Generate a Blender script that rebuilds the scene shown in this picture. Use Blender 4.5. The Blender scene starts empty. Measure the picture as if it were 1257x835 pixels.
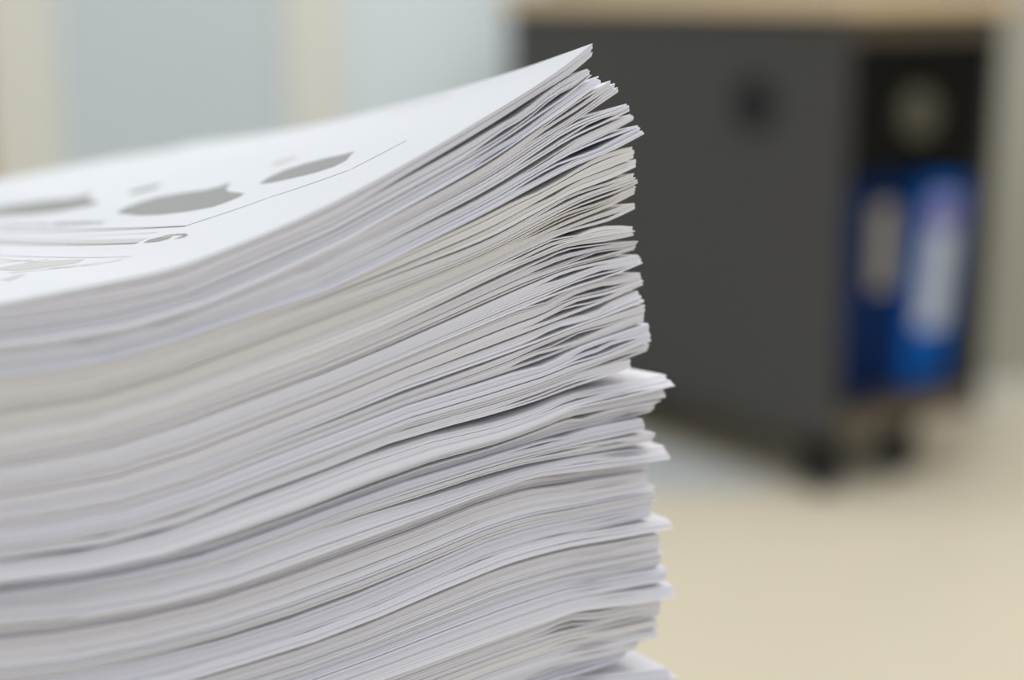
import bpy, bmesh, math, random
import numpy as np
from mathutils import Vector

random.seed(7)
rng = np.random.default_rng(11)
S = bpy.context.scene
COL = S.collection

# ------------------------------------------------------------------ camera
F_PX, PITCH, CAM_Z = 2000.0, 0.213, 0.72
cam = bpy.data.cameras.new('camera')
cam.sensor_width = 36.0
cam.lens = F_PX / 1257 * 36.0
cam.clip_start, cam.clip_end = 0.02, 60
cam.dof.use_dof = True
cam.dof.focus_distance = 0.418
cam.dof.aperture_fstop = 3.9
cam_ob = bpy.data.objects.new('camera', cam)
COL.objects.link(cam_ob)
cam_ob.location = (0, 0, CAM_Z)
cam_ob.rotation_euler = (math.pi / 2 - PITCH, 0, 0)
S.camera = cam_ob

# ------------------------------------------------------------------ world, lamps, exposure
w = bpy.data.worlds.new('world')
S.world = w
w.use_nodes = True
bg = w.node_tree.nodes['Background']
bg.inputs[0].default_value = (0.925, 0.945, 1.0, 1)
bg.inputs[1].default_value = 0.72


def area(name, loc, rot, sx, sy, power, col):
    l = bpy.data.lights.new(name, 'AREA')
    l.shape = 'RECTANGLE'
    l.size, l.size_y, l.energy, l.color = sx, sy, power, col
    o = bpy.data.objects.new(name, l)
    COL.objects.link(o)
    o.location, o.rotation_euler = loc, rot
    return o


area('overhead_light', (-0.3, 1.0, 2.6), (0, 0, 0), 1.2, 1.2, 10, (1.0, 0.99, 0.975))
area('overhead_light', (1.6, 1.0, 2.6), (0, 0, 0), 1.2, 1.2, 16, (1.0, 0.975, 0.94))
area('overhead_light', (0.2, 2.3, 2.6), (0, 0, 0), 2.4, 0.8, 20, (1.0, 0.985, 0.96))  # extra light added overhead to brighten the cupboard doors and floor at the back
S.view_settings.view_transform = 'Standard'
S.view_settings.look = 'None'
S.view_settings.gamma = 1.0
S.view_settings.use_curve_mapping = False
S.view_settings.exposure = 0.16


# ------------------------------------------------------------------ helpers
def mat(name, col, rough=0.6, metallic=0.0, noise=0.0, nscale=20.0, rand=0.0, spec=0.3, coat=0.0, stretch=None, bump=0.0):
    m = bpy.data.materials.new(name)
    m.use_nodes = True
    nt = m.node_tree
    b = nt.nodes['Principled BSDF']
    b.inputs['Base Color'].default_value = (*col, 1)
    b.inputs['Roughness'].default_value = rough
    b.inputs['Metallic'].default_value = metallic
    b.inputs['Specular IOR Level'].default_value = spec
    b.inputs['Coat Weight'].default_value = coat
    last = None
    if noise > 0 or bump > 0:
        tc = nt.nodes.new('ShaderNodeTexCoord')
        mp = nt.nodes.new('ShaderNodeMapping')
        if stretch:
            mp.inputs['Scale'].default_value = stretch
        nz = nt.nodes.new('ShaderNodeTexNoise')
        nz.inputs['Scale'].default_value = nscale
        nz.inputs['Detail'].default_value = 5
        nt.links.new(tc.outputs['Object'], mp.inputs['Vector'])
        nt.links.new(mp.outputs['Vector'], nz.inputs['Vector'])
        if bump > 0:
            bp = nt.nodes.new('ShaderNodeBump')
            bp.inputs['Strength'].default_value = bump
            bp.inputs['Distance'].default_value = 0.001
            nt.links.new(nz.outputs['Fac'], bp.inputs['Height'])
            nt.links.new(bp.outputs['Normal'], b.inputs['Normal'])
        if noise > 0:
            mr = nt.nodes.new('ShaderNodeMapRange')
            mr.inputs['To Min'].default_value = 1 - noise
            mr.inputs['To Max'].default_value = 1 + noise
            nt.links.new(nz.outputs['Fac'], mr.inputs['Value'])
            last = mr.outputs['Result']
    if rand > 0:
        oi = nt.nodes.new('ShaderNodeObjectInfo')
        mr = nt.nodes.new('ShaderNodeMapRange')
        mr.inputs['To Min'].default_value = 1 - rand
        mr.inputs['To Max'].default_value = 1.0
        nt.links.new(oi.outputs['Random'], mr.inputs['Value'])
        last = mr.outputs['Result']
    if last is not None:
        vm = nt.nodes.new('ShaderNodeVectorMath')
        vm.operation = 'SCALE'
        vm.inputs[0].default_value = col
        nt.links.new(last, vm.inputs['Scale'])
        nt.links.new(vm.outputs['Vector'], b.inputs['Base Color'])
    return m


def link(name, me, m, parent=None, loc=(0, 0, 0), rot=(0, 0, 0), **props):
    o = bpy.data.objects.new(name, me)
    COL.objects.link(o)
    if m is not None:
        me.materials.append(m)
    if parent is not None:
        o.parent = parent
    o.location, o.rotation_euler = loc, rot
    for k, v in props.items():
        o[k] = v
    return o


def empty(name, loc, rot=(0, 0, 0), **props):
    o = bpy.data.objects.new(name, None)
    o.empty_display_size = 0.02
    COL.objects.link(o)
    o.location, o.rotation_euler = loc, rot
    for k, v in props.items():
        o[k] = v
    return o


def to_mesh(name, bm, smooth=False):
    me = bpy.data.meshes.new(name)
    bmesh.ops.recalc_face_normals(bm, faces=bm.faces)
    bm.to_mesh(me)
    bm.free()
    if smooth:
        for p in me.polygons:
            p.use_smooth = True
    return me


def box(bm, x0, x1, y0, y1, z0, z1, bev=0.0):
    r = bmesh.ops.create_cube(bm, size=1)
    for v in r['verts']:
        v.co = Vector(((x0 + x1) / 2 + v.co.x * (x1 - x0), (y0 + y1) / 2 + v.co.y * (y1 - y0), (z0 + z1) / 2 + v.co.z * (z1 - z0)))
    if bev > 0:
        es = list({e for v in r['verts'] for e in v.link_edges})
        bmesh.ops.bevel(bm, geom=es, offset=bev, segments=2, affect='EDGES', profile=0.5)


def box_me(name, *a, bev=0.0):
    bm = bmesh.new()
    box(bm, *a, bev=bev)
    return to_mesh(name, bm)


def lathe(bm, prof, n=32, axis='z', centre=(0, 0, 0)):
    """prof: [(radius, height)], closed into rings about the axis."""
    rings = []
    for r, h in prof:
        ring = []
        for i in range(n):
            a = 2 * math.pi * i / n
            p = {'z': (r * math.cos(a), r * math.sin(a), h), 'y': (r * math.cos(a), h, r * math.sin(a)), 'x': (h, r * math.cos(a), r * math.sin(a))}[axis]
            ring.append(bm.verts.new(Vector(p) + Vector(centre)))
        rings.append(ring)
    for a, b in zip(rings[:-1], rings[1:]):
        for i in range(n):
            bm.faces.new((a[i], a[(i + 1) % n], b[(i + 1) % n], b[i]))
    bm.faces.new(rings[0][::-1])
    bm.faces.new(rings[-1])


# ------------------------------------------------------------------ materials
M = dict(
    floor=mat('floor_vinyl', (0.70, 0.63, 0.49), rough=0.32, noise=0.05, nscale=6, spec=0.5),
    wall=mat('wall_paint', (0.42, 0.415, 0.345), rough=0.8, noise=0.03, nscale=4),
    panel=mat('panel_laminate', (0.59, 0.66, 0.685), rough=0.5, noise=0.02, nscale=3),
    panel_light=mat('panel_laminate_light', (0.70, 0.78, 0.80), rough=0.5, noise=0.02, nscale=3),
    cream=mat('cream_frame', (0.74, 0.735, 0.66), rough=0.6, noise=0.02, nscale=5),
    tan=mat('tan_wood_frame', (0.45, 0.30, 0.16), rough=0.6, noise=0.12, nscale=8, stretch=(1, 1, 0.1)),
    paper=mat('paper_white', (0.85, 0.84, 0.87), rough=0.85, rand=0.07, spec=0.15),
    paper_cream=mat('paper_cream', (0.86, 0.842, 0.825), rough=0.85, rand=0.07, spec=0.15),
    paper_blue=mat('paper_cool', (0.83, 0.83, 0.885), rough=0.85, rand=0.07, spec=0.15),
    paper_page=mat('paper_printed_page', (0.735, 0.76, 0.785), rough=0.85, spec=0.15),
    ink=mat('grey_print', (0.33, 0.345, 0.335), rough=0.8, noise=0.08, nscale=900),
    ink_dark=mat('dark_print', (0.14, 0.15, 0.15), rough=0.8, noise=0.05, nscale=900),
    ink_pale=mat('pale_print', (0.60, 0.60, 0.59), rough=0.8, noise=0.08, nscale=900),
    ink_brown=mat('brown_print', (0.36, 0.345, 0.31), rough=0.8, noise=0.08, nscale=900),
    steel=mat('dark_grey_steel', (0.062, 0.062, 0.062), rough=0.45, noise=0.05, nscale=30, spec=0.4),
    inside=mat('black_interior', (0.018, 0.018, 0.016), rough=0.7, noise=0.05),
    rail=mat('brown_grey_rail', (0.12, 0.095, 0.068), rough=0.5, noise=0.05),
    wood=mat('light_wood_top', (0.72, 0.56, 0.36), rough=0.5, noise=0.2, nscale=14, stretch=(1, 0.08, 1)),
    black=mat('black_plastic', (0.007, 0.007, 0.006), rough=0.6, noise=0.05, spec=0.08),
    pull=mat('grey_beige_pull', (0.10, 0.095, 0.066), rough=0.5, noise=0.04),
    hole=mat('dark_grommet', (0.012, 0.014, 0.016), rough=0.6, noise=0.04),
    navy=mat('navy_binder', (0.002, 0.018, 0.085), rough=0.6, noise=0.05, spec=0.08),
    blue=mat('blue_binder', (0.003, 0.10, 0.42), rough=0.6, noise=0.05, spec=0.08),
    label_beige=mat('beige_label', (0.32, 0.29, 0.235), rough=0.7, noise=0.04),
    label_white=mat('white_label', (0.50, 0.54, 0.60), rough=0.7, noise=0.04),
    label_lilac=mat('lilac_print', (0.22, 0.19, 0.45), rough=0.7, noise=0.04),
    mat=mat('blue_grey_mat', (0.45, 0.485, 0.49), rough=0.7, noise=0.08, nscale=300, bump=0.3),
    metal=mat('ring_metal', (0.5, 0.5, 0.5), rough=0.3, metallic=1.0, noise=0.03),
    tyre=mat('grey_castor_tyre', (0.05, 0.055, 0.06), rough=0.6, noise=0.04),
    table=mat('table_laminate', (0.55, 0.5, 0.42), rough=0.5, noise=0.05),
    tleg=mat('table_leg_metal', (0.3, 0.3, 0.3), rough=0.4, metallic=0.8, noise=0.03),
)

# ------------------------------------------------------------------ the room
WALL_Y = 3.12
o = link('floor', box_me('floor', -3.0, 3.4, -1.6, WALL_Y + 0.12, -0.08, 0.0), M['floor'], kind='structure')
o = link('wall_back', box_me('wall_back', -3.0, 3.4, WALL_Y, WALL_Y + 0.12, 0.0, 2.7), M['wall'], kind='structure')
link('wall_corner', box_me('wall_corner', 0.80, 3.4, 2.72, WALL_Y, 0.0, 2.7, bev=0.004), M['wall'], kind='structure')
link('wall_left', box_me('wall_left', -3.12, -3.0, -1.6, WALL_Y + 0.12, 0.0, 2.7), M['wall'], kind='structure')
link('wall_right', box_me('wall_right', 3.4, 3.52, -1.6, WALL_Y + 0.12, 0.0, 2.7), M['wall'], kind='structure')
link('baseboard_back', box_me('baseboard', 0.80, 3.4, 2.708, 2.72, 0.0, 0.06, bev=0.003), M['cream'], kind='structure')

# sliding-door cupboard along the back wall: cool grey doors between cream posts
DY = 3.05
cup = empty('cupboard', (-0.9, DY, 0), label='tall cupboard of pale blue-grey doors between cream posts against the back wall', category='cupboard')


def wx(px, y):                                  # world x at depth y of an image column near the horizon
    return (px - 628.5) / F_PX * (y * math.cos(PITCH) + 0.15)


def cpart(name, x0, x1, y0, y1, z0, z1, m, bev=0.002, **p):
    return link(name, box_me(name, x0 + 0.9, x1 + 0.9, y0 - DY, y1 - DY, z0, z1, bev=bev), m, cup, **p)


x_a, x_b, x_c, x_d, x_e = wx(6, DY), wx(92, DY), wx(362, DY), wx(430, DY), wx(660, DY)
cpart('door', x_b - 0.01, x_c + 0.01, DY, DY + 0.022, 0.09, 2.1, M['panel'], label='pale blue-grey door between two cream posts')
cpart('door', x_d - 0.01, x_e, DY + 0.001, DY + 0.023, 0.09, 2.1, M['panel_light'], label='lighter blue-grey door beside the dark pedestal')
cpart('post', x_a, x_b, DY - 0.012, DY + 0.05, 0.0, 2.1, M['cream'], label='wide cream post')
cpart('post', x_c, x_d, DY - 0.012, DY + 0.05, 0.0, 2.1, M['cream'], label='narrow cream post')
cpart('post', x_a - 0.10, x_a, DY - 0.014, DY + 0.05, 0.0, 2.1, M['tan'], label='tan wooden end post')
cpart('door', x_a - 0.8, x_a - 0.10, DY, DY + 0.022, 0.09, 2.1, M['panel'])
cpart('plinth', x_a - 0.8, x_e, DY + 0.012, DY + 0.05, 0.0, 0.09, M['cream'])
cpart('cornice', x_a - 0.8, x_e, DY - 0.02, DY + 0.06, 2.1, 2.16, M['cream'])
cpart('side_panel', x_e, x_e + 0.02, DY - 0.01, DY + 0.06, 0.0, 2.1, M['panel_light'])

# ------------------------------------------------------------------ mobile pedestal with open shelf
PA = (0.449, 2.228)
YAW = 0.631
PW, PL, ZB, ZT = 0.335, 0.77, 0.092, 0.686
ped = empty('mobile_pedestal', (PA[0], PA[1], 0), (0, 0, YAW), label='dark grey office pedestal on castors with wooden top and open binder shelf', category='cabinet')
# local axes: +x along the open front (to the right), +y along the long side panel (away)
T = 0.014


def ppart(name, a, m, bev=0.002, **p):
    return link(name, box_me(name, *a, bev=bev), m, ped, **p)


# long side panel with a round cable hole
hc = (0.170, 0.556)      # (y, z) of the hole
bm = bmesh.new()
NH = 32
HR = 0.033
outer = [(0, ZB), (PL, ZB), (PL, ZT), (0, ZT)]


def ray_sq(a):
    c, s_ = math.cos(a), math.sin(a)
    ts = []
    if c > 1e-9: ts.append((PL - hc[0]) / c)
    if c < -1e-9: ts.append((0 - hc[0]) / c)
    if s_ > 1e-9: ts.append((ZT - hc[1]) / s_)
    if s_ < -1e-9: ts.append((ZB - hc[1]) / s_)
    t = min(ts)
    return hc[0] + t * c, hc[1] + t * s_


angs = sorted([2 * math.pi * i / NH for i in range(NH)] + [math.atan2(q[1] - hc[1], q[0] - hc[0]) % (2 * math.pi) for q in outer])
rings = {}
for key, x in (('f', 0.0), ('b', T)):
    rings[key] = ([bm.verts.new((x, hc[0] + HR * math.cos(a), hc[1] + HR * math.sin(a))) for a in angs], [bm.verts.new((x, *ray_sq(a))) for a in angs])
n = len(angs)
for i in range(n):
    j = (i + 1) % n
    fi, fo = rings['f']; bi, bo = rings['b']
    bm.faces.new((fi[i], fi[j], fo[j], fo[i]))
    bm.faces.new((bi[i], bo[i], bo[j], bi[j]))
    bm.faces.new((fi[i], bi[i], bi[j], fi[j]))
    bm.faces.new((fo[i], fo[j], bo[j], bo[i]))
side = link('side_panel', to_mesh('side_panel', bm), M['steel'], ped)
bm = bmesh.new()
lathe(bm, [(HR * 0.62, 0.010), (HR * 0.62, -0.002), (HR * 1.25, -0.003), (HR * 1.25, 0.0002), (HR * 0.98, 0.0002), (HR * 0.98, 0.012)], axis='x', centre=(0, *hc))
link('cable_grommet', to_mesh('cable_grommet', bm, True), M['hole'], side, label='dark round cable hole in the side panel')
ppart('side_panel', (PW - T, PW, 0.0, PL, ZB, ZT), M['steel'])
ppart('back_panel', (T, PW - T, PL - T, PL, ZB, ZT), M['steel'])
ppart('partition', (T, PW - T, 0.34, 0.352, ZB, ZT), M['inside'])
ppart('base_panel', (T, PW - T, 0.001, PL - T, ZB + 0.034, ZB + 0.05), M['inside'])
ppart('base_rail', (T, PW - T, 0.0, 0.018, ZB, ZB + 0.0335), M['rail'], label='brown-grey rail under the shelf')
ppart('top_rail', (T, PW - T, 0.0, 0.018, ZT - 0.036, ZT), M['rail'])
ppart('wooden_top', (-0.012, PW + 0.012, -0.014, PL + 0.012, ZT + 0.0005, ZT + 0.031), M['wood'], bev=0.004, label='light wooden top')
dr = ppart('drawer', (T + 0.003, PW - T - 0.003, 0.004, 0.33, ZT - 0.215, ZT - 0.04), M['black'], label='black drawer with a round pull')
bm = bmesh.new()
lathe(bm, [(0.034, 0.006), (0.034, -0.010), (0.030, -0.014), (0.018, -0.012), (0.010, -0.010)], axis='y', centre=(PW / 2 - 0.018, 0, ZT - 0.140))
link('round_pull', to_mesh('round_pull', bm, True), M['pull'], dr, label='grey-beige round drawer pull')
for i, (cx, cy) in enumerate(((0.027, 0.034), (0.190, 0.034), (0.035, PL - 0.05), (PW - 0.04, PL - 0.05))):
    bm = bmesh.new()
    box(bm, cx - 0.024, cx + 0.024, cy - 0.024, cy + 0.024, ZB - 0.006, ZB - 0.0005, bev=0.001)
    box(bm, cx - 0.020, cx - 0.016, cy - 0.016, cy + 0.022, 0.022, ZB - 0.005, bev=0.001)
    box(bm, cx + 0.016, cx + 0.020, cy - 0.016, cy + 0.022, 0.016, ZB - 0.005, bev=0.001)
    ct = link('castor', to_mesh('castor', bm), M['black'], ped)
    bm = bmesh.new()
    lathe(bm, [(0.017, -0.011), (0.026, -0.010), (0.029, -0.007), (0.029, 0.007), (0.026, 0.010), (0.017, 0.011)], n=24, axis='x', centre=(cx, cy + 0.006, 0.029))
    link('wheel', to_mesh('wheel', bm, True), M['tyre'], ct)


# pale mat on the floor along the pedestal
bm = bmesh.new()
mv = [(0.388, 2.30), (0.388 - 0.585, 2.30 + 0.80), (-0.55, 3.02), (-0.55, 2.26), (0.385, 2.285)]
lo = [bm.verts.new((x, y, 0.0)) for x, y in mv]
hi = [bm.verts.new((x, y, 0.004)) for x, y in mv]
bm.faces.new(hi); bm.faces.new(lo[::-1])
for i in range(len(mv)):
    j = (i + 1) % len(mv)
    bm.faces.new((lo[i], lo[j], hi[j], hi[i]))
me = to_mesh('floor_mat', bm)
link('floor_mat', me, M['mat'], label='pale blue-grey floor mat along the side of the dark pedestal', category='mat')

# two lever-arch binders on the shelf
def binder(loc, lean, thick, height, m, lab_m, lab_z, lab_w, label, extra=None, ring=False):
    ca, sa = math.cos(YAW), math.sin(YAW)
    wxy = (PA[0] + loc[0] * ca - loc[1] * sa, PA[1] + loc[0] * sa + loc[1] * ca)
    e = empty('lever_arch_binder', (*wxy, ZB + 0.0505), (0, lean, YAW), label=label, category='binder', group='blue binders on the pedestal shelf')
    D = 0.285
    link('spine', box_me('spine', 0, thick, 0, 0.003, 0, height, bev=0.001), m, e)
    link('cover', box_me('cover', 0, 0.0025, 0.003, D, 0, height, bev=0.0008), m, e)
    link('cover', box_me('cover', thick - 0.0025, thick, 0.003, D, 0, height, bev=0.0008), m, e)
    link('paper_block', box_me('paper_block', 0.004, thick * 0.7, 0.04, D - 0.01, 0.004, height - 0.012), M['paper_cream'], e)
    a = (thick - lab_w) / 2
    l = link('spine_label', box_me('spine_label', a, a + lab_w, -0.0008, 0.0, lab_z[0], lab_z[1]), lab_m, e)
    if extra:
        link('label_band', box_me('label_band', a + 0.003, a + lab_w - 0.003, -0.0012, -0.0008, *extra), M['label_lilac'], l)
    bm = bmesh.new()
    lathe(bm, [(0.007, -0.0002), (0.007, -0.0016), (0.0125, -0.0016), (0.0125, -0.0002)], n=24, axis='y', centre=(thick / 2, 0, 0.045))
    link('finger_ring', to_mesh('finger_ring', bm, True), M['black'], e)
    return e


BH = ZT - 0.218 - (ZB + 0.0505)
binder((T + 0.014, 0.03), 0.0, 0.056, BH - 0.006, M['navy'], M['navy'], (0.165, 0.26), 0.036, 'narrow navy blue lever arch binder without pale label, beside the side panel')
binder((T + 0.074, 0.028), 0.0, 0.080, BH - 0.004, M['navy'], M['label_beige'], (0.15, 0.275), 0.044, 'navy blue lever arch binder with beige label, in the middle of the shelf')
binder((T + 0.164, 0.022), 0.10, 0.095, BH - 0.016, M['blue'], M['label_white'], (0.085, 0.285), 0.066, 'bright blue lever arch binder leaning, with tall white spine label', extra=(0.235, 0.28))

# ------------------------------------------------------------------ the pile of documents
ANG = math.radians(31)
CORNER = np.array([0.035, 0.43])
U = np.array([-math.cos(ANG), -math.sin(ANG)])     # along the long front edge, from the corner
V = np.array([-math.sin(ANG), math.cos(ANG)])      # along the short side, away
LENGTH, DEPTH = 0.212, 0.297


def front_point(px, py):
    """Point (distance from the corner, height) of the pile's front plane seen at a pixel of the photograph."""
    a, b = (px - 628.5) / F_PX, (417.5 - py) / F_PX
    r = np.array([a, math.cos(PITCH) + b * math.sin(PITCH), -math.sin(PITCH) + b * math.cos(PITCH)])
    k = (CORNER @ V) / (r[:2] @ V)
    return float((r[:2] * k - CORNER) @ U), float(r[2] * k + CAM_Z)


def pchip(x, y, q):
    x, y = np.asarray(x, float), np.asarray(y, float)
    h, d = np.diff(x), np.diff(y) / np.diff(x)
    m = np.zeros(len(x))
    m[0], m[-1] = d[0], d[-1]
    for i in range(1, len(x) - 1):
        if d[i - 1] * d[i] > 0:
            w1, w2 = 2 * h[i] + h[i - 1], h[i] + 2 * h[i - 1]
            m[i] = (w1 + w2) / (w1 / d[i - 1] + w2 / d[i])
    i = np.clip(np.searchsorted(x, q) - 1, 0, len(x) - 2)
    t = (q - x[i]) / h[i]
    out = (1 + 2 * t) * (1 - t) ** 2 * y[i] + t * (1 - t) ** 2 * h[i] * m[i] + t * t * (3 - 2 * t) * y[i + 1] + t * t * (t - 1) * h[i] * m[i + 1]
    out = np.where(q > x[-1], y[-1], out)
    return np.where(q < x[0], y[0] + (q - x[0]) * m[0], out)


# measured edge curves: heights of chosen document edges along the front (columns of the photograph)
COLX = [0, 100, 200, 300, 400, 500, 600, 660, 700]
KEYS = {                                   # boundary number = documents above it
    0: [373, 353, 332, 297, 253, 200, 141, 104, 76],
    1: [386, 371, 353, 313, 271, 215, 157, 118, 92],
    3: [424, 412, 390, 352, 307, 254, 198, 157, 129],
    7: [461, 448, 422, 388, 356, 308, 259, 226, 205],
    9: [481, 467, 440, 404, 367, 331, 292, 260, 238],
    13: [555, 537, 508, 472, 435, 392, 344, 317, 302],
    16: [622, 608, 582, 544, 505, 464, 427, 404, 388],
    22: [690, 679, 655, 617, 581, 543, 517, 499, 484],
    23: [709, 697, 676, 641, 606, 565, 538, 516, 499],
    27: [741, 733, 715, 688, 648, 616, 583, 568, 561],
    28: [760, 752, 735, 708, 671, 636, 598, 581, 576],
    33: [868, 853, 829, 800, 768, 727, 684, 666, 657],
    40: [965, 945, 917, 887, 855, 819, 783, 762, 749],
    46: [1062, 1041, 1010, 977, 943, 908, 868, 848, 834],
    50: [1135, 1110, 1085, 1058, 1030, 1002, 970, 950, 936],
}
# corner tips: x, y of the upper and of the lower sheet's tip; tint; slant of the edge (mm, + = lower sheets stand out)
TIPS = [
    (728, 53, 727, 69, 'w', 0.0), (723, 82, 725, 93, 'w', 0.6), (734, 94, 737, 101, 'b', 0.9), (748, 99, 761, 112, 'w', -0.2),
    (769, 127, 771, 136, 'w', 0.3), (776, 138, 778, 147, 'w', 0.2), (781, 154, 787, 164, 'b', 0.7), (775, 179, 777, 193, 'c', 0.2),
    (781, 195, 779, 205, 'c', 0.2), (776, 213, 780, 225, 'c', 0.4), (780, 227, 780, 238, 'c', -0.3), (781, 249, 782, 256, 'c', 0.2),
    (777, 278, 775, 289, 'c', 0.5), (780, 295, 779, 307, 'w', -0.6), (784, 312, 786, 323, 'w', 0.5), (787, 335, 790, 350, 'w', 0.1),
    (786, 357, 790, 371, 'w', 0.8), (791, 374, 792, 395, 'w', -0.5), (795, 397, 797, 418, 'b', 0.6), (798, 422, 796, 431, 'w', -0.2),
    (774, 441, 773, 451, 'w', 0.3), (756, 456, 757, 463, 'w', -1.8),
    (816, 460, 820, 471, 'w', 4.2), (816, 478, 815, 487, 'w', 0.4), (806, 490, 803, 507, 'b', -1.8), (789, 514, 791, 527, 'b', 0.2),
    (803, 531, 803, 542, 'w', -0.5), (816, 548, 816, 560, 'w', 4.0),
    (800, 563, 802, 580, 'w', -1.6), (797, 581, 798, 597, 'w', 0.2), (805, 595, 804, 604, 'w', 0.7), (804, 605, 805, 614, 'w', -0.6),
    (800, 614, 800, 634, 'b', 0.0), (821, 637, 818, 646, 'w', 1.4), (806, 647, 806, 655, 'w', -1.0), (808, 656, 811, 671, 'w', 0.4),
    (808, 671, 813, 680, 'w', 0.6), (813, 681, 813, 695, 'b', -0.4), (820, 697, 816, 712, 'b', 0.8), (826, 717, 822, 731, 'w', 1.1),
    (809, 734, 809, 756, 'w', -0.8), (807, 761, 808, 769, 'c', 0.2), (809, 773, 805, 782, 'w', 0.7), (785, 789, 780, 797, 'w', 0.1),
    (769, 801, 765, 808, 'b', -0.4), (754, 811, 750, 817, 'b', -0.8),
    (820, 821, 825, 832, 'b', 1.0), (834, 833, 832, 848, 'w', 0.4), (805, 852, 806, 872, 'w', 0.0), (800, 875, 802, 905, 'w', 0.0),
]
ND = len(TIPS)
tip = np.array([t[:4] for t in TIPS], float)
thick_tip = tip[:, 3] - tip[:, 1]
# boundaries at every column: inside a pair of keys in proportion to the documents' own thickness
kb = sorted(KEYS)
bound = np.zeros((ND + 1, len(COLX)))
for k0, k1 in zip(kb[:-1], kb[1:]):
    cum = np.concatenate([[0], np.cumsum(thick_tip[k0:k1])])
    f = cum / cum[-1]
    for i, ff in enumerate(f):
        bound[k0 + i] = np.array(KEYS[k0]) * (1 - ff) + np.array(KEYS[k1]) * ff
XM = 748.0                                # where the documents still lie close before their tips part


def edge_curve(k, lower):
    """(distance, height) points of the upper (lower=False) or lower edge of document k, tip first."""
    tx, ty = (tip[k, 2], tip[k, 3]) if lower else (tip[k, 0], tip[k, 1])
    b = bound[k + 1] if lower else bound[k]
    pts = [front_point(tx, ty)]
    if tx - 22 > XM:
        kk = k + 1 if lower else k
        up = tip[kk - 1, 3] if kk > 0 else ty
        dn = tip[kk, 1] if kk < ND else ty
        mid = 0.5 * (up + dn)
        frac = (XM - 700) / (tx - 700)
        y_m = b[-1] + (mid - b[-1]) * frac + (ty - mid) * 0.25
        pts.append(front_point(XM, y_m))
    last = len(COLX) - 1 if tx - 700 > 45 else len(COLX) - 1
    for j in range(last, -1, -1):
        if COLX[j] < tx - 14:
            pts.append(front_point(COLX[j], b[j]))
    pts = sorted(pts)
    return np.array(pts)


K0 = np.array([front_point(x, y) for x, y in zip(COLX, KEYS[0])])
DROP_W = np.array([0, 0.035, 0.072, 0.114, 0.164, 0.196, 0.239, 0.297, 0.334])
DROP_Z = np.array([0, -0.0082, -0.0159, -0.0238, -0.0327, -0.0377, -0.0438, -0.0515, -0.0565])


def drop(wv):
    return np.interp(wv, DROP_W, DROP_Z) if np.ndim(wv) == 0 else pchip(DROP_W, DROP_Z, np.asarray(wv, float))


def fade(s):
    t = np.clip((s - 0.012) / 0.093, 0, 1)
    return 1 - 0.62 * (t * (1.4 - 0.4 * t))


def s_samples(s0, nfine):
    a = np.linspace(0, 0.055, nfine)
    b = np.linspace(0.055, 0.2, max(6, nfine * 2 // 3))[1:]
    return s0 + np.concatenate([a, b, [0.207, LENGTH + 0.004]])


def sheet_mesh(name, s, zt, zb, amp_t, amp_b, w0, w1, origin, nw=4, lean=0.0):
    """One sheet: s = distances along the front, zt/zb = heights there, amp = how much of the corner curl it shares."""
    wv = np.concatenate([np.linspace(0, 1, nw)]) ** 1.3 * (w1 - w0) + w0
    ns = len(s)
    dw = drop(np.clip(wv, 0, None))
    fs = fade(s)
    P = CORNER[None, None, :] + s[:, None, None] * U + wv[None, :, None] * V
    zt2 = zt[:, None] + amp_t * fs[:, None] * dw[None, :]
    zb2 = zb[:, None] + amp_b * fs[:, None] * dw[None, :]
    # the cut front edge may lean: the lower face then stands out a little further than the upper one
    off = np.zeros(nw)
    off[0] = lean
    top = np.dstack([P + off[None, :, None] * V / 2, zt2[..., None]]).reshape(-1, 3)
    bot = np.dstack([P - off[None, :, None] * V / 2, zb2[..., None]]).reshape(-1, 3)
    idx = lambda i, j: i * nw + j
    verts = [top, bot]
    faces = []
    nb = ns * nw
    for i in range(ns - 1):
        for j in range(nw - 1):
            faces.append((idx(i, j), idx(i, j + 1), idx(i + 1, j + 1), idx(i + 1, j)))
            faces.append((nb + idx(i, j), nb + idx(i + 1, j), nb + idx(i + 1, j + 1), nb + idx(i, j + 1)))
    n_smooth = len(faces)
    loop = [(i, 0) for i in range(ns)] + [(ns - 1, j) for j in range(1, nw)] + [(i, nw - 1) for i in range(ns - 2, -1, -1)] + [(0, j) for j in range(nw - 2, 0, -1)]
    li = [idx(*p) for p in loop]
    base = 2 * nb
    verts += [top[li], bot[li]]
    L = len(li)
    for q in range(L):
        r = (q + 1) % L
        faces.append((base + q, base + r, base + L + r, base + L + q))
    vv = np.concatenate(verts) - np.asarray(origin)
    me = bpy.data.meshes.new(name)
    me.from_pydata(vv.tolist(), [], faces)
    sm = np.zeros(len(faces), bool)
    sm[:n_smooth] = True
    me.polygons.foreach_set('use_smooth', sm)
    me.update()
    return me


ORD = 'first second third fourth fifth sixth seventh eighth ninth tenth eleventh twelfth thirteenth fourteenth fifteenth sixteenth seventeenth eighteenth nineteenth twentieth'.split()


def ordinal(n):
    if n <= 20: return ORD[n - 1]
    tens = {2: 'twenty', 3: 'thirty', 4: 'forty'}[n // 10]
    if n % 10 == 0: return {20: 'twentieth', 30: 'thirtieth', 40: 'fortieth'}[n]
    return tens + '-' + ORD[n % 10 - 1]


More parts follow.
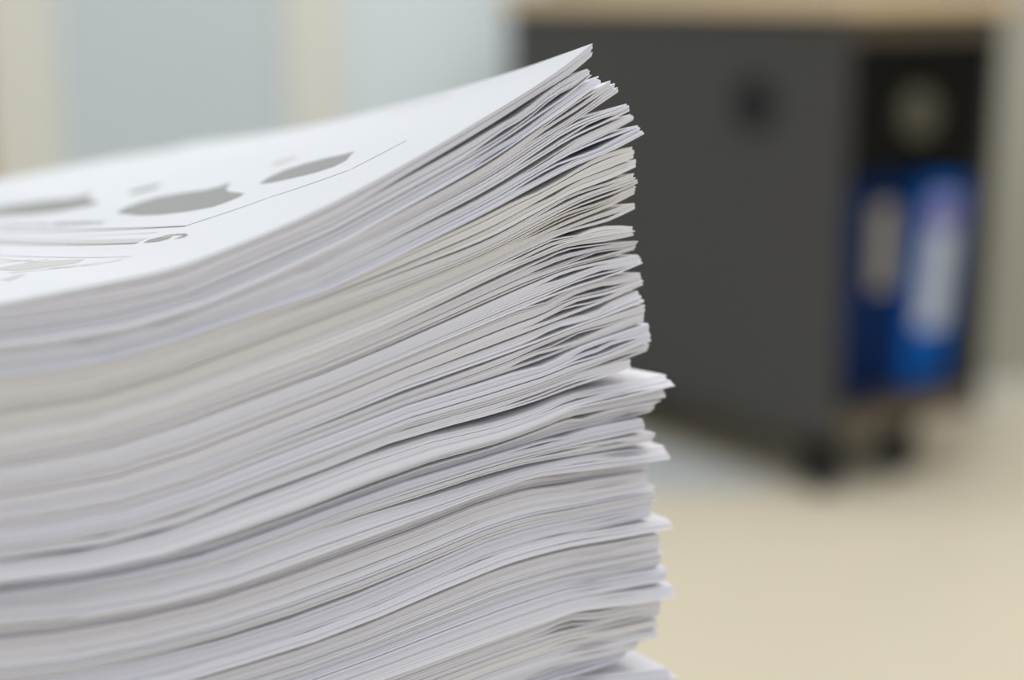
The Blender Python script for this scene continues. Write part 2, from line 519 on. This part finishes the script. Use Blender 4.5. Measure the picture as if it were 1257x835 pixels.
SPECIAL = {
    0: 'printed white document on top of the pile, its corner curled up highest',
    1: 'thin white document tucked directly beneath the printed top document',
    6: 'cool white document whose curled tip juts out above the first wide gap',
    11: 'cream-white document with a pointed tip above the widest gap of the upper pile',
    12: 'cream-white document lying just under the widest gap of the upper pile',
    21: 'short-tipped white document tucked in above the big jutting corner halfway down',
    22: 'bright white document with big jutting corner halfway down the pile',
    23: 'white document with thin jutting tip right under the big halfway corner',
    24: 'cool white document with blunt tip, second below the big halfway corner',
    25: 'cool white document set back between two gaps below the halfway corner',
    27: 'bright white document with flat jutting tip where pedestal meets floor behind',
    33: 'white document jutting as a lone thin tip before the beige floor',
    39: 'white document with the lowest wide jutting tip, dark line beneath it',
    45: 'cool white set-back document above the lowest dark gap',
    46: 'cool white document under the lowest dark gap of the pile',
    47: 'white document at the lower frame edge, its tip standing out furthest',
}
TINT = {'w': ('paper', 'white'), 'c': ('paper_cream', 'cream-white'), 'b': ('paper_blue', 'cool white')}
AMP_REF = 0.0524


def curl(pts):
    zl = np.interp(0.17, pts[:, 0], pts[:, 1])
    return float(np.clip((np.interp(0.012, pts[:, 0], pts[:, 1]) - zl) / (AMP_REF - 0.003), 0.0, 1.1))


curves = [(edge_curve(k, False), edge_curve(k, True)) for k in range(ND)]
amps = np.array([[curl(a), curl(b)] for a, b in curves]).ravel()
amps = np.minimum.accumulate(amps)                      # the curl only weakens downwards
amps = np.convolve(np.pad(amps, 4, mode='edge'), np.ones(9) / 9, mode='valid').reshape(-1, 2)
amps[0, 0] = 1.0

n_sheets = 0
GAP_TOP = {0: 0.0, 1: 1.0, 3: 0.7, 4: 0.3, 7: 0.7, 8: 0.6, 9: 0.45, 13: 0.6, 14: 0.55, 16: 0.4, 22: 0.9, 23: 0.8, 28: 0.4, 34: 0.5, 40: 0.6}
GAP_BOT = {0: 0.55, 2: 0.35, 6: 0.4, 8: 0.3, 12: 0.35, 15: 0.3, 21: 0.6}
gap_rand = rng.exponential(1, ND) ** 1.5 * 0.2
gap_c = np.where(np.arange(ND) < 28, rng.uniform(0.04, 0.075, ND), rng.uniform(0.05, 0.11, ND))
gap_w = rng.uniform(0.022, 0.045, ND)
gap_rand[28:] = 0.1 + 0.8 * gap_rand[28:]
gap_c[22], gap_w[22] = 0.045, 0.02
gap_c[23], gap_w[23] = 0.058, 0.018
gap_c[1], gap_w[1] = 0.050, 0.030
gap_c[4], gap_w[4] = 0.045, 0.03
top_sheet = None
for k in range(ND):
    ct, cb = curves[k]
    at, ab = amps[k]
    tint, word = TINT[TIPS[k][4]]
    slant = TIPS[k][5] * 1e-3 * (1.0 if abs(TIPS[k][5]) > 3 else 1.7)
    mm400 = abs(np.interp(0.094, ct[:, 0], ct[:, 1]) - np.interp(0.094, cb[:, 0], cb[:, 1]))
    n = max(2, int(round(mm400 / 0.00050)))
    if k >= 48: n = 4
    w_doc = rng.normal(0, 0.0005) + {22: -0.0012, 21: 0.002, 27: -0.0010, 28: 0.0018, 39: -0.0008, 40: 0.0008, 33: -0.0006, 46: 0.0}.get(k, 0.0)
    th_mm = thick_tip[k]
    size = 'thin' if th_mm < 9.5 else ('thick' if th_mm > 14.5 else 'middling')
    label = SPECIAL.get(k, f'{size} {word} document in the pile, {ordinal(k)} below the printed top document')
    origin = (*(CORNER + U * 0.0 + V * 0.0), float(cb[0, 1]))
    doc = empty('paper_document', origin, label=label, category='document', group='documents in the paper pile')
    # interfaces: lens-shaped gaps among the sheets
    lensA = 0.62 if 1 <= k <= 21 else (0.35 if k <= 27 else (0.12 if k <= 39 else 0.3))
    if k == 0: lensA = 0.05
    share = rng.exponential(1, n) ** 1.7 + 1e-3
    keep = np.zeros(n)
    keep[rng.choice(n, size=min(n, max(1, int(math.ceil(n / 3.2)))), replace=False)] = 1
    share = (0.35 + rng.uniform(0, 0.65, n)) * keep
    share /= share.sum()
    cen = rng.uniform(0.006, 0.034, n)
    wid = rng.uniform(0.004, 0.009, n)
    lead = rng.exponential(1, n) ** 2.0
    lead /= lead.sum()
    z_off = rng.normal(0, 0.0002, n)
    for i in range(n):
        f0, f1 = i / n, (i + 1) / n
        fm = (i + 0.5) / n
        s0 = (1 - fm) * ct[0, 0] + fm * cb[0, 0] + rng.normal(0, 0.00022)
        s0 = max(s0, min(ct[0, 0], cb[0, 0]) - 0.0004)
        s = s_samples(s0, 14)
        if k == 0:
            s = s0 + np.concatenate([np.linspace(0, 0.06, 22), np.linspace(0.06, 0.2, 34)[1:], [0.207, LENGTH + 0.004]])
        zt, zb = pchip(ct[:, 0], ct[:, 1], s), pchip(cb[:, 0], cb[:, 1], s)
        gp = GAP_TOP.get(k, gap_rand[k]) * 1e-3 * np.exp(-((s - gap_c[k]) / gap_w[k]) ** 2)
        zt = zt - np.minimum(gp, 0.5 * (zt - zb))
        gb = GAP_BOT.get(k, 0.0) * 1e-3 * np.exp(-((s - 0.048) / 0.027) ** 2)
        zb = zb + np.minimum(gb, 0.35 * (zt - zb))
        zb = np.minimum(zb, zt - 0.0002)
        # running share of the thickness above each sheet
        g = np.zeros((n, len(s)))
        for q in range(n):
            g[q] = lensA * min(share[q], 0.34) * np.exp(-((s - s0 - cen[q]) / wid[q]) ** 2) * 1.9 + 0.10 * lead[q]
        g *= 0.12 + 0.88 * (1 - np.exp(-((s - s0) / 0.007) ** 2))
        tot = np.clip(g.sum(0), 0, 0.42)
        g = g * (tot / np.maximum(g.sum(0), 1e-9))
        body = (1 - tot) / n
        up = g[:i].sum(0) + body * i + g[i]
        H = zt - zb
        a_t, a_b = zt - H * up, zt - H * (up + body)
        wo = w_doc - slant * (fm - 0.5) + z_off[i]
        amp_t, amp_b = at + (ab - at) * (i / n), at + (ab - at) * ((i + 0.98) / n)
        first = (k == 0 and i == 0)
        if first:
            zt, zb = pchip(ct[:, 0], ct[:, 1], s), pchip(cb[:, 0], cb[:, 1], s)
            a_t, a_b = zt, np.maximum(a_b, zt - H * body * 0.95)
            amp_b = amp_t
            top_sheet = (s0, ct, wo, origin, doc)
        nm = 'sheet'
        me = sheet_mesh(nm, s, a_t, a_b, amp_t, amp_b, wo, wo + DEPTH, origin, nw=26 if k == 0 else (14 if k < 5 else 6), lean=float(np.clip(slant / n, -0.0006, 0.0012)))
        sh = link(nm, me, M['paper_page'] if first else M[tint], doc)
        if first:
            sh['label'] = 'printed top page'
            sh.name = 'printed_page'
            page = sh
        n_sheets += 1
print('sheets', n_sheets)
Z_TABLE = min(float(cb[:, 1].min()) for _, cb in curves) - 0.0006

# ------------------------------------------------------------------ print on the top page
ps0, pct, pw0, porg, pdoc = top_sheet


def page_z(s, wv):
    return pchip(pct[:, 0], pct[:, 1], np.asarray(s, float)) + fade(np.asarray(s, float)) * drop(np.clip(np.asarray(wv, float), 0, None))


def page_pt(px, py):
    """(s, w) on the curled page for a mark seen at a pixel of the photograph."""
    a, b = (px - 628.5) / F_PX, (417.5 - py) / F_PX
    r = np.array([a, math.cos(PITCH) + b * math.sin(PITCH), -math.sin(PITCH) + b * math.cos(PITCH)])
    lo = None
    for kk in np.linspace(0.30, 0.75, 900):
        P = r * kk
        d = P[:2] - CORNER
        s, wv = d @ U, d @ V
        if wv < 0: continue
        gap = P[2] + CAM_Z - float(page_z(np.array([s]), np.array([wv]))[0])
        if gap <= 0:
            return s, wv
    return s, wv


def decal(name, polys, m, lift=0.00006, step=0.0006, **p):
    """Flat ink: outlines in page coordinates (s, w) filled in narrow rows that follow the curled page."""
    verts, faces = [], []

    def cross(poly, c):
        out = []
        for (s1, w1), (s2, w2) in zip(poly, poly[1:] + poly[:1]):
            if (s1 <= c) != (s2 <= c):
                out.append(w1 + (c - s1) / (s2 - s1) * (w2 - w1))
        return sorted(out)
    for poly in polys:
        a, b = min(q[0] for q in poly), max(q[0] for q in poly)
        nr = max(2, int((b - a) / step))
        cs = np.linspace(a + 1e-7, b - 1e-7, nr + 1)
        for c0, c1 in zip(cs[:-1], cs[1:]):
            x0, x1 = cross(poly, c0), cross(poly, c1)
            if len(x0) != len(x1):
                x0 = x1 = cross(poly, 0.5 * (c0 + c1))
            for q in range(0, len(x0) - 1, 2):
                nn = max(1, int(max(x0[q + 1] - x0[q], x1[q + 1] - x1[q]) / 0.003))
                for t in range(nn):
                    quad = []
                    for c, x, tt in ((c0, x0, t), (c0, x0, t + 1), (c1, x1, t + 1), (c1, x1, t)):
                        quad.append((c, x[q] + (x[q + 1] - x[q]) * tt / nn))
                    base = len(verts)
                    for c, ww in quad:
                        xy = CORNER + c * U + ww * V
                        verts.append((xy[0], xy[1], float(page_z(np.array([c]), np.array([ww]))[0]) + lift))
                    faces.append((base, base + 1, base + 2, base + 3))
    me = bpy.data.meshes.new(name)
    me.from_pydata((np.array(verts) - np.array(porg)).tolist(), [], faces)
    me.update()
    return link(name, me, m, pdoc, **p)


def outline(pts):
    return [page_pt(*q) for q in pts]


def stroke(a, b, wd):
    (s1, w1), (s2, w2) = a, b
    d = math.hypot(s2 - s1, w2 - w1) or 1e-9
    nx, ny = -(w2 - w1) / d * wd / 2, (s2 - s1) / d * wd / 2
    return [(s1 + nx, w1 + ny), (s2 + nx, w2 + ny), (s2 - nx, w2 - ny), (s1 - nx, w1 - ny)]


FRUIT = [(143, 262), (152, 256), (170, 249), (195, 242), (225, 237), (255, 233), (270, 229), (284, 224.5), (279, 230), (277, 234), (284, 236.5), (300, 237.5), (296, 241), (282, 247), (262, 254), (232, 260), (200, 263.5), (170, 264.5)]
LEAF = [(155, 238), (165, 234), (180, 230), (196, 226.5), (199, 227.5), (190, 232), (175, 236), (162, 239)]
decal('printed_fruit', [outline(FRUIT)], M['ink'], label='grey bitten fruit silhouette in the middle of the page')
decal('printed_leaf', [outline(LEAF)], M['ink'], label='grey leaf mark above the middle fruit')
decal('printed_fruit', [outline([(-30, 262), (-10, 256), (20, 251), (50, 247.5), (80, 244.5), (100, 241), (116, 236.5), (109, 242), (108, 246), (116, 247.5), (124, 249), (114, 252), (95, 256), (70, 260.5), (40, 263.5), (5, 265.5), (-20, 265.5)])], M['ink'], label='grey bitten fruit silhouette at the page side')
decal('printed_fruit', [outline([(318, 226), (330, 218), (350, 209), (375, 201), (400, 194.5), (425, 189), (436, 186), (430, 191), (428, 194), (425, 197), (410, 205), (385, 213), (355, 220), (335, 224.5)])], M['ink'], label='grey bitten fruit silhouette nearest the curled corner')
decal('printed_leaf', [outline([(330, 203), (345, 197), (362, 192), (368, 192), (358, 197), (342, 203)])], M['ink_pale'])

A0, A1 = page_pt(228, 278), page_pt(-20, 283.5)
B1 = page_pt(470, 190)
decal('printed_line', [stroke(A0, A1, 0.0008)], M['ink_dark'], label='thin dark frame line')
B1 = (B1[0], A0[1])
LP = [A0, page_pt(330, 243), page_pt(430, 208.5), page_pt(500, 172)]
for q0, q1 in zip(LP[:-1], LP[1:]):
    decal('printed_line', [stroke(q0, q1, 0.0004)], M['ink_dark'])
decal('printed_line', [stroke(page_pt(195, 285.5), page_pt(-20, 291), 0.0003)], M['ink_pale'])
decal('printed_band', [stroke(page_pt(168, 299), page_pt(-20, 298), 0.0012)], M['ink'], label='grey printed band ending at the pen drawing')
decal('printed_band', [stroke(page_pt(160, 315.5), page_pt(-20, 313), 0.0009)], M['ink_pale'])
decal('printed_band', [stroke(page_pt(172, 296.5), page_pt(-20, 294.5), 0.0045)], M['ink_pale'], lift=0.00005)
# pen-like drawing at the end of the band
decal('printed_pen', [outline([(176, 298.5), (183, 294.5), (197, 291), (212, 290.5), (206, 294), (194, 297)])], M['ink_brown'], label='small dark pen drawing')
decal('printed_pen', [outline([(198, 290.5), (212, 287.8), (228, 287), (231, 288.5), (228, 291), (214, 294), (220, 291.5), (227, 289), (214, 289.5)])], M['ink_brown'])
decal('printed_drawing', [outline([(-10, 331), (20, 325), (60, 320), (105, 318), (95, 323), (60, 328), (20, 333)]), outline([(0, 344), (20, 338), (32, 337), (14, 345)])], M['ink_pale'], label='pale grey drawing near the front edge')
decal('printed_drawing', [stroke(page_pt(0, 329), page_pt(60, 318), 0.0005), stroke(page_pt(100, 327), page_pt(150, 319), 0.0012), stroke(page_pt(-10, 318), page_pt(70, 323), 0.0005), stroke(page_pt(60, 330), page_pt(140, 321), 0.0006), stroke(page_pt(10, 336), page_pt(95, 327), 0.0006), stroke(page_pt(-10, 324), page_pt(40, 319), 0.0005)], M['ink_pale'])

# unreadably small captions: rows of short dark strokes
rt = random.Random(4)


def caption(p0, p1, size, gap, m, n_max=200):
    a, b = page_pt(*p0), page_pt(*p1)
    d = math.hypot(b[0] - a[0], b[1] - a[1])
    polys, x, k = [], 0.0, 0
    us, uw = (b[0] - a[0]) / d, (b[1] - a[1]) / d
    while x < d and k < n_max:
        wl = size * rt.uniform(0.25, 0.6)
        if rt.random() > 0.16:
            h = size * rt.uniform(0.7, 1.2)
            p = (a[0] + us * x, a[1] + uw * x)
            polys.append(stroke(p, (p[0] + us * wl, p[1] + uw * wl), h))
        x += wl + gap
        k += 1
    return decal('printed_text', polys, m, step=0.0009)


caption((135, 273), (-15, 276.5), 0.0026, 0.0013, M['ink_dark'])
caption((128, 275), (-15, 279), 0.0016, 0.0012, M['ink'])
caption((160, 305), (-15, 303.5), 0.0007, 0.0018, M['ink_pale'])
caption((135, 309), (-15, 308), 0.0007, 0.0018, M['ink_pale'])
caption((370, 243), (520, 172), 0.0007, 0.0016, M['ink_pale'])
caption((470, 140), (552, 118), 0.002, 0.0012, M['ink_pale'])

# ------------------------------------------------------------------ the table that carries the pile (below the frame)
tbl = empty('side_table', (*(CORNER), 0), (0, 0, math.atan2(U[1], U[0])), label='low side table carrying the pile of documents', category='table')
# local +x runs along U, local +y = -V
top = link('table_top', box_me('table_top', 0.016, 0.42, -0.26, 0.05, Z_TABLE - 0.025, Z_TABLE, bev=0.002), M['table'], tbl)
for (lx, ly) in ((0.04, -0.24), (0.40, -0.24), (0.04, 0.03), (0.40, 0.03)):
    link('leg', box_me('leg', lx - 0.015, lx + 0.015, ly - 0.015, ly + 0.015, 0.0, Z_TABLE - 0.0255, bev=0.002), M['tleg'], tbl)
